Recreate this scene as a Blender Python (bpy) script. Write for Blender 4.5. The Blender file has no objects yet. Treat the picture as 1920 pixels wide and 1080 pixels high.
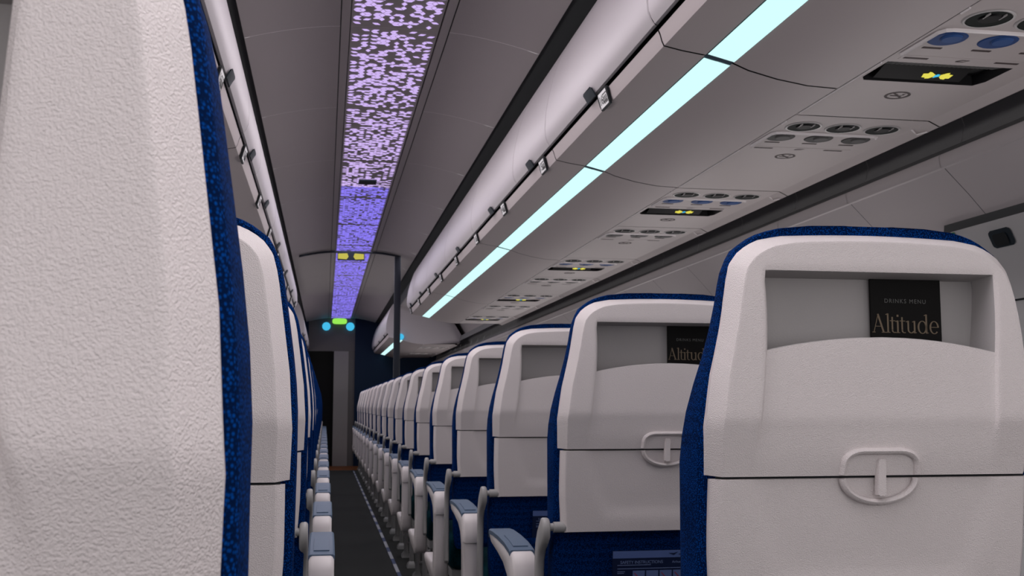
import bpy, bmesh, math, random
from math import sin, cos, pi, radians
from mathutils import Vector
random.seed(7)
sc = bpy.context.scene
COL = sc.collection

# ------------------------------------------------------------------ helpers
def lin(r, g, b):
    f = lambda c: (c/255/12.92) if c/255 <= .04045 else ((c/255+.055)/1.055)**2.4
    return (f(r), f(g), f(b), 1)

def lerp(a, b, t): return a+(b-a)*t
def sstep(a, b, x):
    t = max(0, min(1, (x-a)/(b-a))); return t*t*(3-2*t)
def table(T, z):
    if z <= T[0][0]: return T[0][1]
    for (a, va), (b, vb) in zip(T, T[1:]):
        if z <= b: return lerp(va, vb, (z-a)/(b-a))
    return T[-1][1]

class MB:
    def __init__(s): s.v = []; s.f = []; s.m = []
    def add(s, vs, fs, mi=0):
        o = len(s.v); s.v += [tuple(v) for v in vs]
        for f in fs: s.f.append(tuple(i+o for i in f)); s.m.append(mi)
    def box(s, x0, x1, y0, y1, z0, z1, mi=0):
        v = [(x, y, z) for z in (z0, z1) for y in (y0, y1) for x in (x0, x1)]
        s.add(v, [(0,2,3,1),(4,5,7,6),(0,1,5,4),(2,6,7,3),(0,4,6,2),(1,3,7,5)], mi)
    def quad(s, a, b, c, d, mi=0): s.add([a,b,c,d], [(0,1,2,3)], mi)
    def loft(s, loops, closed=True, cap0=False, cap1=False, mi=0):
        n = len(loops[0]); o = len(s.v)
        for L in loops: s.v += [tuple(p) for p in L]
        for i in range(len(loops)-1):
            for j in range(n if closed else n-1):
                k = (j+1) % n
                s.f.append((o+i*n+j, o+i*n+k, o+(i+1)*n+k, o+(i+1)*n+j)); s.m.append(mi)
        if cap0: s.f.append(tuple(o+j for j in reversed(range(n)))); s.m.append(mi)
        if cap1: s.f.append(tuple(o+(len(loops)-1)*n+j for j in range(n))); s.m.append(mi)
    def sweep(s, path, w, h, nrm, closed=False, mi=0, seg=8):
        """elliptical section w (in plane) x h (along nrm) along a path lying in a plane with normal nrm"""
        n = len(path); N = Vector(nrm); loops = []
        for i, p in enumerate(path):
            a = Vector(path[i-1] if (i or closed) else path[i]); b = Vector(path[(i+1) % n] if (i < n-1 or closed) else path[i])
            t = (b-a).normalized(); q = t.cross(N).normalized()
            loops.append([Vector(p)+q*(w*cos(2*pi*k/seg))+N*(h*sin(2*pi*k/seg)) for k in range(seg)])
        if closed: loops.append(loops[0])
        s.loft(loops, cap0=not closed, cap1=not closed, mi=mi)
    def cyl(s, a, b, r, seg=12, mi=0, r2=None):
        a = Vector(a); b = Vector(b); t = (b-a).normalized()
        u = t.orthogonal().normalized(); w = t.cross(u); r2 = r if r2 is None else r2
        s.loft([[a+u*(r*cos(2*pi*k/seg))+w*(r*sin(2*pi*k/seg)) for k in range(seg)],
                [b+u*(r2*cos(2*pi*k/seg))+w*(r2*sin(2*pi*k/seg)) for k in range(seg)]], cap0=True, cap1=True, mi=mi)
    def prism(s, prof, x0, x1, mi=0, bev=.0):
        """extrude a (y,z) outline along x with an optional chamfered edge"""
        n = len(prof)
        def off(d):
            out = []
            for i in range(n):
                a, p, b = Vector(prof[i-1]), Vector(prof[i]), Vector(prof[(i+1) % n])
                e1 = (p-a).normalized(); e2 = (b-p).normalized()
                n1 = Vector((-e1.y, e1.x)); n2 = Vector((-e2.y, e2.x)); m = (n1+n2)
                m = m/max(.3, m.length_squared)*2 if m.length > 1e-6 else n1
                out.append(p+m*d)
            return out
        area = sum(prof[i-1][0]*prof[i][1]-prof[i][0]*prof[i-1][1] for i in range(n))
        sg = 1 if area > 0 else -1
        if bev:
            L = [[(x0, *q) for q in off(sg*bev)], [(x0+bev*.4, *q) for q in off(sg*bev*.35)], [(x0+bev, *q) for q in off(0)],
                 [(x1-bev, *q) for q in off(0)], [(x1-bev*.4, *q) for q in off(sg*bev*.35)], [(x1, *q) for q in off(sg*bev)]]
        else: L = [[(x0, *q) for q in prof], [(x1, *q) for q in prof]]
        s.loft(L, cap0=True, cap1=True, mi=mi)
    def mirror(s):
        r = MB(); r.v = [(-x, y, z) for x, y, z in s.v]; r.f = [tuple(reversed(f)) for f in s.f]; r.m = list(s.m); return r
    def mesh(s, name, mats, angle=32):
        me = bpy.data.meshes.new(name); me.from_pydata(s.v, [], s.f)
        for m in (mats if isinstance(mats, (list, tuple)) else [mats]): me.materials.append(m)
        me.polygons.foreach_set('material_index', s.m)
        bm = bmesh.new(); bm.from_mesh(me)
        bmesh.ops.remove_doubles(bm, verts=bm.verts, dist=1e-5)
        bmesh.ops.recalc_face_normals(bm, faces=bm.faces)
        bm.to_mesh(me); bm.free()
        me.polygons.foreach_set('use_smooth', [angle > 0]*len(me.polygons))
        if angle > 0: me.set_sharp_from_angle(angle=radians(angle))
        return me

def link(name, me, parent=None, loc=(0,0,0)):
    o = bpy.data.objects.new(name, me); COL.objects.link(o); o.location = loc
    if parent: o.parent = parent
    return o
def thing(name, label, cat, loc=(0,0,0), group=None):
    o = link(name, None, None, loc); return tag(o, label, cat, group)
def tag(o, label, cat, group=None):
    o['label'] = label; o['category'] = cat
    if group: o['group'] = group
    return o
def struct(o): o['kind'] = 'structure'; return o
def dup(root, loc, label, group=None):
    r = root.copy(); COL.objects.link(r); r.location = loc; r['label'] = label
    if group: r['group'] = group
    for ch in list(root.children):
        c = ch.copy(); COL.objects.link(c); c.parent = r
        for g in list(ch.children):
            d = g.copy(); COL.objects.link(d); d.parent = c
    return r

def text_mb(txt, size, spacing=1.0, res=3):
    cu = bpy.data.curves.new('text', 'FONT'); cu.body = txt; cu.size = size; cu.space_character = spacing
    cu.resolution_u = res; cu.align_x = 'CENTER'; cu.align_y = 'CENTER'
    o = bpy.data.objects.new('text', cu); COL.objects.link(o)
    dg = bpy.context.evaluated_depsgraph_get()
    me = o.evaluated_get(dg).to_mesh()
    vs = [tuple(v.co) for v in me.vertices]; fs = [tuple(p.vertices) for p in me.polygons]
    o.evaluated_get(dg).to_mesh_clear(); bpy.data.objects.remove(o); bpy.data.curves.remove(cu)
    return vs, fs

# ------------------------------------------------------------------ materials
def mat(name, rgb, rough=.5, spec=.3, bump=None, metal=0, vary=None):
    m = bpy.data.materials.new(name); m.use_nodes = True
    nt = m.node_tree; b = nt.nodes['Principled BSDF']
    b.inputs['Base Color'].default_value = rgb; b.inputs['Roughness'].default_value = rough
    b.inputs['Specular IOR Level'].default_value = spec; b.inputs['Metallic'].default_value = metal
    tc = nt.nodes.new('ShaderNodeTexCoord')
    if bump:
        scale, strength, dist = bump[:3]
        n = nt.nodes.new('ShaderNodeTexNoise'); n.inputs['Scale'].default_value = scale; n.inputs['Detail'].default_value = bump[3] if len(bump) > 3 else 2
        n.inputs['Distortion'].default_value = bump[4] if len(bump) > 4 else 0
        nt.links.new(tc.outputs['Object'], n.inputs['Vector'])
        bp = nt.nodes.new('ShaderNodeBump'); bp.inputs['Strength'].default_value = strength; bp.inputs['Distance'].default_value = dist
        nt.links.new(n.outputs['Fac'], bp.inputs['Height']); nt.links.new(bp.outputs['Normal'], b.inputs['Normal'])
    if vary:
        n2 = nt.nodes.new('ShaderNodeTexNoise'); n2.inputs['Scale'].default_value = vary[0]
        r = nt.nodes.new('ShaderNodeValToRGB')
        r.color_ramp.elements[0].position = .35; r.color_ramp.elements[1].position = .65
        r.color_ramp.elements[0].color = tuple(c*(1-vary[1]) for c in rgb[:3])+(1,); r.color_ramp.elements[1].color = rgb
        nt.links.new(tc.outputs['Object'], n2.inputs['Vector']); nt.links.new(n2.outputs['Fac'], r.inputs['Fac'])
        nt.links.new(r.outputs['Color'], b.inputs['Base Color'])
    return m
def emit(name, rgb, k):
    m = bpy.data.materials.new(name); m.use_nodes = True; nt = m.node_tree
    b = nt.nodes['Principled BSDF']; b.inputs['Base Color'].default_value = (0,0,0,1); b.inputs['Specular IOR Level'].default_value = 0
    b.inputs['Emission Color'].default_value = rgb; b.inputs['Emission Strength'].default_value = k
    return m
def fabric(name, c0, c1, scale):
    m = mat(name, c1, .9, .03); nt = m.node_tree; b = nt.nodes['Principled BSDF']
    tc = nt.nodes.new('ShaderNodeTexCoord'); v = nt.nodes.new('ShaderNodeTexVoronoi')
    v.inputs['Scale'].default_value = scale; v.inputs['Randomness'].default_value = .75
    nt.links.new(tc.outputs['Object'], v.inputs['Vector'])
    r = nt.nodes.new('ShaderNodeValToRGB'); r.color_ramp.elements[0].position = .15; r.color_ramp.elements[1].position = .52
    r.color_ramp.elements[0].color = c1; r.color_ramp.elements[1].color = c0
    nt.links.new(v.outputs['Distance'], r.inputs['Fac']); nt.links.new(r.outputs['Color'], b.inputs['Base Color'])
    bp = nt.nodes.new('ShaderNodeBump'); bp.inputs['Strength'].default_value = .25; bp.inputs['Distance'].default_value = .001; bp.invert = True
    nt.links.new(v.outputs['Distance'], bp.inputs['Height']); nt.links.new(bp.outputs['Normal'], b.inputs['Normal'])
    return m

M = {}
M['shell']  = mat('grained_shell', (.66,.605,.60,1), .5, .35, (900, .9, .0010, 1.5, .2))
M['liner']  = mat('pocket_liner', (.37,.35,.347,1), .6, .2, (400, .3, .0006))  # darker than the shell: recess shade put into the colour
M['blue']   = fabric('blue_fabric', (.0003,.008,.042,1), (.0004,.050,.265,1), 520)
M['teal']   = fabric('teal_fabric', (.001,.012,.017,1), (.001,.038,.050,1), 400)
M['arm']    = mat('armrest_plastic', (.68,.63,.625,1), .42, .4)
M['pad']    = mat('armrest_pad', lin(82,100,122), .5, .35, (300,.15,.0005))
M['metal']  = mat('grey_bracket', (.34,.33,.325,1), .4, .4)
M['steel']  = mat('leg_metal', (.25,.25,.25,1), .4, .4, metal=.4)
M['gap']    = mat('dark_gap', (.02,.022,.024,1), .7, .1)
M['bin']    = mat('bin_plastic', (.52,.485,.503,1), .4, .35, (6,.03,.002))
M['binlow'] = mat('bin_underside', (.50,.445,.445,1), .5, .3, (900,.08,.0003))
M['psu']    = mat('service_panel', (.52,.465,.46,1), .5, .3, (900,.08,.0003))
M['wall']   = mat('sidewall_plastic', (.50,.46,.465,1), .55, .25, (500,.05,.0003))
M['chan']   = mat('channel_grey', (.21,.21,.213,1), .6, .2)
M['ceil']   = mat('ceiling_plastic', (.46,.425,.425,1), .55, .25)
M['seam']   = mat('pale_seam', (.95,.90,.90,1), .5, .3)  # pale seams, and painted highlights on the service panel edges
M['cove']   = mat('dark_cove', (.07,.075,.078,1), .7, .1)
M['latch']  = mat('latch_grey', lin(34,43,50), .5, .15)
M['carpet'] = mat('charcoal_carpet', (.055,.058,.057,1), .95, .05, (700,.7,.003), vary=(900,.55))
M['wood']   = mat('galley_floor', lin(120,72,40), .6, .2)
M['navy']   = mat('navy_panel', lin(9,32,57), .6, .2)
M['dkgrey'] = mat('dark_grey_panel', lin(100,97,95), .6, .2)
M['door']   = mat('dark_doorway', (.02,.02,.02,1), .8, .1)
M['pillar'] = mat('grey_doorframe', lin(145,141,139), .6, .2)
M['post']   = mat('post_navy', lin(28,32,42), .5, .3)
M['black']  = mat('black_gloss', (.005,.005,.006,1), .5, .08)
M['grille'] = mat('black_grille', (.14,.14,.14,1), .6, .1)
M['vent']   = mat('vent_dark', (.018,.022,.021,1), .6, .04)
M['ventrim']= mat('vent_rim', (.50,.48,.475,1), .35, .5)
M['rlb']    = mat('reading_light_blue', (.03,.075,.23,1), .5, .05)
M['rlb2']   = mat('reading_lens_blue', (.045,.105,.29,1), .5, .05)
M['rlg']    = mat('reading_light_grey', (.075,.074,.073,1), .5, .05)
M['rlg2']   = mat('reading_lens_grey', (.13,.127,.126,1), .5, .05)
M['mark']   = mat('brown_mark', lin(66,52,52), .6, .2)
M['white']  = mat('placard_white', (.85,.85,.85,1), .5, .3)
M['ink']    = mat('placard_black', (.012,.012,.012,1), .6, .2)
M['menu']   = mat('menu_black', (.0055,.005,.0048,1), .6, .12, vary=(12,.4))
M['menuw']  = mat('menu_lettering', (.13,.13,.125,1), .6, .1)
M['menug']  = mat('menu_gold', (.175,.135,.095,1), .6, .1)
M['card']   = mat('card_navy', (.006,.012,.045,1), .4, .3)
M['cardh']  = mat('card_header', lin(84,104,156), .5, .3)
M['cardt']  = mat('card_text', lin(112,128,170), .5, .3)
M['cardp']  = mat('card_picture', lin(88,106,152), .5, .3)
M['cardr']  = mat('card_red', lin(150,50,50), .5, .3)
M['hatch']  = mat('hatch_grey', (.50,.49,.49,1), .55, .25)
M['seal']   = mat('hatch_seal', (.075,.078,.08,1), .6, .2)
M['green']  = mat('exit_green', lin(30,120,55), .5, .3)
M['lime']   = mat('exit_yellow', lin(205,205,60), .5, .3)
M['dash']   = mat('strip_white', (.34,.36,.40,1), .5, .3)
M['dashb']  = mat('strip_blue', lin(48,66,104), .5, .3)
M['ledcyan']= emit('cyan_light', (.64,1.0,1.0,1), 1.06)
M['ledgap'] = mat('light_joint', lin(20,60,80), .5, .3)
M['lav']    = emit('lavender_light', lin(214,187,250), 1.0)
M['viol']   = emit('violet_light', lin(146,130,255), 1.0)
M['belty']  = emit('belt_yellow', lin(236,226,92), .9)
M['beltc']  = emit('belt_cyan', lin(70,190,235), 1.0)
M['sgreen'] = emit('exit_sign_green', lin(146,226,84), 1.1)
M['sblue']  = emit('blue_lamp', lin(70,190,235), 1.0)

# ------------------------------------------------------------------ camera (eye at (-.2, 0, .87))
cd = bpy.data.cameras.new('camera'); cam = bpy.data.objects.new('camera', cd); COL.objects.link(cam)
cd.sensor_width = 36; cd.lens = 36*2022.6/1920; cd.clip_start = .05
yaw, pit = radians(9.79), radians(6.22)
fw = Vector((sin(yaw)*cos(pit), cos(yaw)*cos(pit), sin(pit)))
cam.location = (-.2, 0, .87); cam.rotation_euler = fw.to_track_quat('-Z', 'Y').to_euler()
cd.dof.use_dof = True; cd.dof.focus_distance = 1.0
# blur (px) = f_px*A*|1/Df-1/D|;  A = aperture diameter
cd.dof.aperture_fstop = (cd.lens/1000)/.0011
sc.camera = cam

# ------------------------------------------------------------------ seats
P = .79; Y0 = .377; CR = .428; CL = -.4365
ORD = ['nearest','second','third','fourth','fifth','sixth','seventh','eighth','ninth','tenth','eleventh','twelfth','thirteenth',
       'fourteenth','fifteenth','sixteenth','seventeenth','eighteenth','nineteenth']
WT = [(.60,.200),(.787,.201),(.843,.203),(.90,.199),(.962,.190),(1.0,.184),(1.022,.178),(1.035,.169),(1.045,.156),(1.052,.139),(1.056,.112)]
DT = [(.40,.050),(.63,.021),(.787,.003),(.851,-.012),(.857,-.012),(.95,-.003),(1.06,.010)]
W = lambda z: table(WT, z)
def Dz(z):   # profile of the back, lightly rounded
    return (table(DT, z-.004)+table(DT, z)+table(DT, z+.004))/3
ZS = .787; HB, HT = .926, 1.020
HL = HR = .0068; ARMX = 0.0; BRKX = 0.0
TOP = 0.0; FUP = 0.0; WUP = 0.0     # slight differences between the right and left hand seat blocks
xr = lambda z: lerp(.1450, .1480, max(0, min(1, (z-HB)/(HT-HB))))

def shell_grid(rows, hole):
    US = [1, .97, .9, .8, .7, .6]
    mb = MB(); G = []; cols = None
    for zi, z in enumerate(rows):
        w = W(z)-.0155; zz = z-.010*sstep(.98, 1.056, z)
        r = min(xr(z), w*.90)
        j2, j1, j0 = r+.0080, r+.0030, r
        side = [lerp(j2, w, t) for t in (1, .92, .75, .5, .25)]
        half = side+[j2, (j2+j1)/2, j1, j0, j0-.006]+[(j0-.006)*t for t in (.9,.78,.64,.5,.36,.2)]
        xs = [-x for x in half]+[0]+list(reversed(half))
        row = []
        for x in xs:
            ax = abs(x); d = Dz(z); z2 = zz
            amp = .0062*sstep(.795, .86, z)*(1 if z < 1.0 else sstep(1.03, 1.0, z)) if hole else 0
            d += amp*sstep(j2-.003, j0-.003, ax)
            if z > 1.02: z2 += .003*(1-(x/w)**2)*sstep(1.02, 1.056, z)
            if hole and ax <= j0+1e-6 and z <= HB: z2 += .0150*(1-(ax/j0)**2)*sstep(.865, HB, z)
            xs_ = x
            if hole:
                k = sstep(.80, .90, z)*sstep(1.052, 1.026, z)*(1-sstep(j2, w, ax)); xs_ += k*lerp(HL, HR, max(0, min(1, (x/r+1)/2)))
            row.append((xs_, d, z2))
        G.append(row)
    n = len(G[0])
    vs = [p for row in G for p in row]; fs = []
    ci = 8; cj = n-1-8           # columns of the hole's sides
    inhole = lambda i, j: hole and HB-1e-6 <= rows[i] < HT-1e-6 and ci <= j < cj
    for i in range(len(G)-1):
        for j in range(n-1):
            if not inhole(i, j): fs.append((i*n+j, i*n+j+1, (i+1)*n+j+1, (i+1)*n+j))
    mb.add(vs, fs)
    # rim
    L0 = [G[0][j] for j in range(n)]+[G[i][-1] for i in range(1, len(G))]+[G[-1][j] for j in reversed(range(n-1))]+[G[i][0] for i in reversed(range(1, len(G)-1))]
    nb = n; ns = len(G)-1
    loops = [L0]
    cz = .9
    for k, (ox, dd) in enumerate([(.0012,.0005),(.0130,.0155),(.0155,.0200),(.0150,.032)]):
        L = []
        for idx, p in enumerate(L0):
            x, d, z = p
            bottom = idx < n and idx not in (0, n-1)
            if idx < n: q = (x*(1+ox/max(W(z)-.0155, .01)*(1 if idx in (0, n-1) else abs(x)/(W(z)-.0155))), d+dd, z+(.0012 if dd > .004 else .0))
            elif idx < n+ns: q = (x+ox, d+dd, z+.010/.0155*ox*sstep(.98, 1.056, rows[idx-n+1]))
            elif idx < n+ns+n-1:
                sc_ = (W(1.056))/(W(1.056)-.0155)
                q = (x*lerp(1, sc_, ox/.0155), d+dd, z+.010*ox/.0155)
            else:
                q = (x-ox, d+dd, z+.010/.0155*ox*sstep(.98, 1.056, z+.005))
            L.append(q)
        loops.append(L)
    mb.loft(loops)
    return mb, G, rows, ci, cj

def upper_shell_mb():
    rows = [.787,.789,.80,.815,.828,.838,.843,.847,.851,.855,.862,.872,.885,.90,.910,.919,HB,.95,.97,.99,1.005,HT,1.024,1.030,1.036,1.042,1.047,1.051,1.054,1.056]
    return shell_grid(rows, True)
def liner_mb(G, rows, ci, cj):
    mb = MB(); ib = rows.index(HB); it = rows.index(HT)
    bot = [G[ib][j] for j in range(ci, cj+1)]; top = [G[it][j] for j in range(ci, cj+1)]
    lft = [G[i][ci] for i in range(ib, it+1)]; rgt = [G[i][cj] for i in range(ib, it+1)]
    dep = .048
    bk = lambda p, s=0: (p[0]*.985, dep, p[2]-s)
    mid = lambda p: (p[0]*.995, p[1]+.004, p[2])
    mb.loft([top, [(p[0], p[1]+.003, p[2]-.0012) for p in top], [bk(p, .004) for p in top]], closed=False)
    mb.loft([lft, [(p[0]+.0015, p[1]+.004, p[2]) for p in lft], [bk(p) for p in lft]], closed=False)
    mb.loft([rgt, [(p[0]-.0015, p[1]+.004, p[2]) for p in rgt], [bk(p) for p in rgt]], closed=False)
    mb.loft([[bk(a_, .004), bk(b_, .004)] for a_, b_ in zip(lft[-1:], rgt[-1:])]+[[bk(a_), bk(b_)] for a_, b_ in zip(lft[-2::-1], rgt[-2::-1])]+[[(a_[0]*.985, dep, .895) for a_ in (lft[0], rgt[0])]], closed=False)
    mb.loft([[(p[0]*.985, dep, .895) for p in bot], [(p[0], .006, .885) for p in bot], [(p[0], p[1]+.0055, p[2]-.003) for p in bot], [(p[0], p[1]+.002, p[2]+.0008) for p in bot], bot], closed=False)
    for s, L in ((1, lft), (-1, rgt)):
        p = L[0]; q = (p[0]*.985, dep, .895); mb.quad(p, (p[0], .006, .885), q, bk(p))
    return mb

def tray_mb():
    mb = MB(); rows = [.636,.638,.645,.652,.66,.668,.676,.684,.70,.72,.74,.755,.765,.772,.778,.782,.7835]
    us = [-1,-.985,-.93,-.86,-.8,-.75,-.7,-.65,-.6,-.55,-.5,-.4,-.25,-.1,0,.1,.25,.4,.5,.55,.6,.65,.7,.75,.8,.86,.93,.985,1]
    G = []
    for z in rows:
        w = .1965-.004*sstep(.72, .63, z)-.0095
        row = []
        for u in us:
            x = u*w; d = Dz(z)
            uw = lerp(.112, .146, sstep(.655, .775, z))
            a = sstep(uw+.011, uw-.011, abs(x))*sstep(.655, .685, z)
            d += .0045*a
            row.append((x, d, z))
        G.append(row)
    n = len(us); vs = [p for r in G for p in r]
    mb.add(vs, [(i*n+j, i*n+j+1, (i+1)*n+j+1, (i+1)*n+j) for i in range(len(G)-1) for j in range(n-1)])
    L0 = [G[0][j] for j in range(n)]+[G[i][-1] for i in range(1, len(G))]+[G[-1][j] for j in reversed(range(n-1))]+[G[i][0] for i in reversed(range(1, len(G)-1))]
    loops = [L0]
    for ox, dd, oz in ((.002,.001,.0006),(.0085,.0095,.001),(.0095,.014,.001),(.0095,.028,.0)):
        loops.append([(p[0]+(ox if p[0] > .17 else -ox if p[0] < -.17 else 0), p[1]+dd, p[2]+(oz if p[2] > .78 else -oz if p[2] < .637 else 0)) for p in L0])
    mb.loft(loops)
    return mb

def cushion_mb():
    mb = MB()
    T = [(.40,.19),(.42,.200),(.60,.204),(.80,.207),(.85,.206),(.90,.200),(.962,.191),(1.0,.185),(1.022,.180),(1.04,.169),(1.052,.153),(1.060,.137),(1.065,.115),(1.0685,.08),(1.0695,.04)]
    FT = [(.40,.13),(.60,.125),(.80,.112),(.88,.092),(.93,.076),(1.0,.070),(1.04,.064),(1.0695,.045)]
    zs = [.40,.41,.45,.52,.60,.68,.76,.80,.83,.86,.89,.92,.95,.98,1.0,1.015,1.03,1.04,1.047,1.053,1.058,1.062,1.065,1.067,1.0685,1.0695]
    loops = []
    for z in zs:
        w = table(T, z)+WUP*sstep(.80, .92, z); yb = max(Dz(z)+.020, .016); yf = table(FT, z)+FUP*sstep(.80, .92, z)*sstep(1.075, 1.03, z); yb = min(yb, yf-.012); r = min(.026, (yf-yb)*.48)
        ym = lerp(yb, .051, sstep(.86, .88, z)*sstep(1.045, 1.03, z)); r2_ = min(.174, w-.010)
        if z > 1.05: yb = lerp(yb, .028, sstep(1.05, 1.0695, z)); yf = lerp(yf, .044, sstep(1.05, 1.0695, z)); r = (yf-yb)*.48
        L = []
        def arc(cx, cy, rr, a0, a1, k=5):
            return [(cx+rr*cos(lerp(a0, a1, i/k)), cy+rr*sin(lerp(a0, a1, i/k)), z) for i in range(k+1)]
        rb = min(r, .009)
        L += arc(-w+rb, yb+rb, rb, 1.5*pi, pi, 3)
        L += arc(-w+r, yf-r, r, pi, .5*pi)
        L += [(-w*.5, yf+.006, z), (0, yf+.002, z), (w*.5, yf+.006, z)]
        L += arc(w-r, yf-r, r, .5*pi, 0)
        L += arc(w-rb, yb+rb, rb, 0, -.5*pi, 3)
        L += [(r2_, yb, z), (r2_-.006, ym, z), (0, ym, z), (-r2_+.006, ym, z), (-r2_, yb, z)]
        loops.append(L)
    mb.loft(loops, cap0=True, cap1=True)
    return mb

def dpath(part):
    """outline of the D shaped catch; part 'u' above the split, 'l' below; local x,z about x=.004"""
    cx = .004
    if part == 'u':
        pts = [(-.0465, ZS+.0008)]
        pts += [(-.0465+.0004*t, ZS+.005*t) for t in (1, 2)]
        for i in range(9):
            a = pi-(pi/2)*i/8; pts.append((-.0230+.0225*cos(a), .8000+.0150*sin(a)))
        for i in range(9):
            a = pi/2-(pi/2)*i/8; pts.append((.0230+.0225*cos(a), .8000+.0150*sin(a)))
        pts += [(.0465-.0004*t, ZS+.005*t) for t in (2, 1)]+[(.0465, ZS+.0008)]
    else:
        pts = []
        for i in range(25):
            a = pi+pi*i/24; c, s_ = cos(a), sin(a)
            pts.append((.0455*c, ZS-.0030-.0275*abs(s_)))
    return [(cx+x, Dz(z)+.0005, z) for x, z in pts]

def arm_profile():
    return [(.560,.566),(.555,.578),(.50,.582),(.42,.583),(.34,.581),(.275,.575),(.250,.566),(.237,.548),(.231,.520),(.230,.498),(.231,.496),(.236,.494),
            (.237,.40),(.238,.33),(.246,.288),(.264,.264),(.30,.254),(.40,.262),(.52,.276),(.60,.290),(.625,.305),(.615,.320),(.58,.323),(.42,.322),(.33,.326),(.302,.335),
            (.290,.36),(.287,.42),(.287,.455),(.292,.485),(.312,.513),(.36,.530),(.44,.541),(.53,.549)]
def bracket_profile():
    return [(.034,.6605),(.046,.660),(.058,.651),(.078,.636),(.097,.612),(.107,.585),(.110,.54),(.112,.36),(.100,.350),(.088,.36),(.084,.545),(.078,.577),(.062,.598),(.040,.612),(.024,.624),(.020,.642),(.025,.655)]

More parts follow.
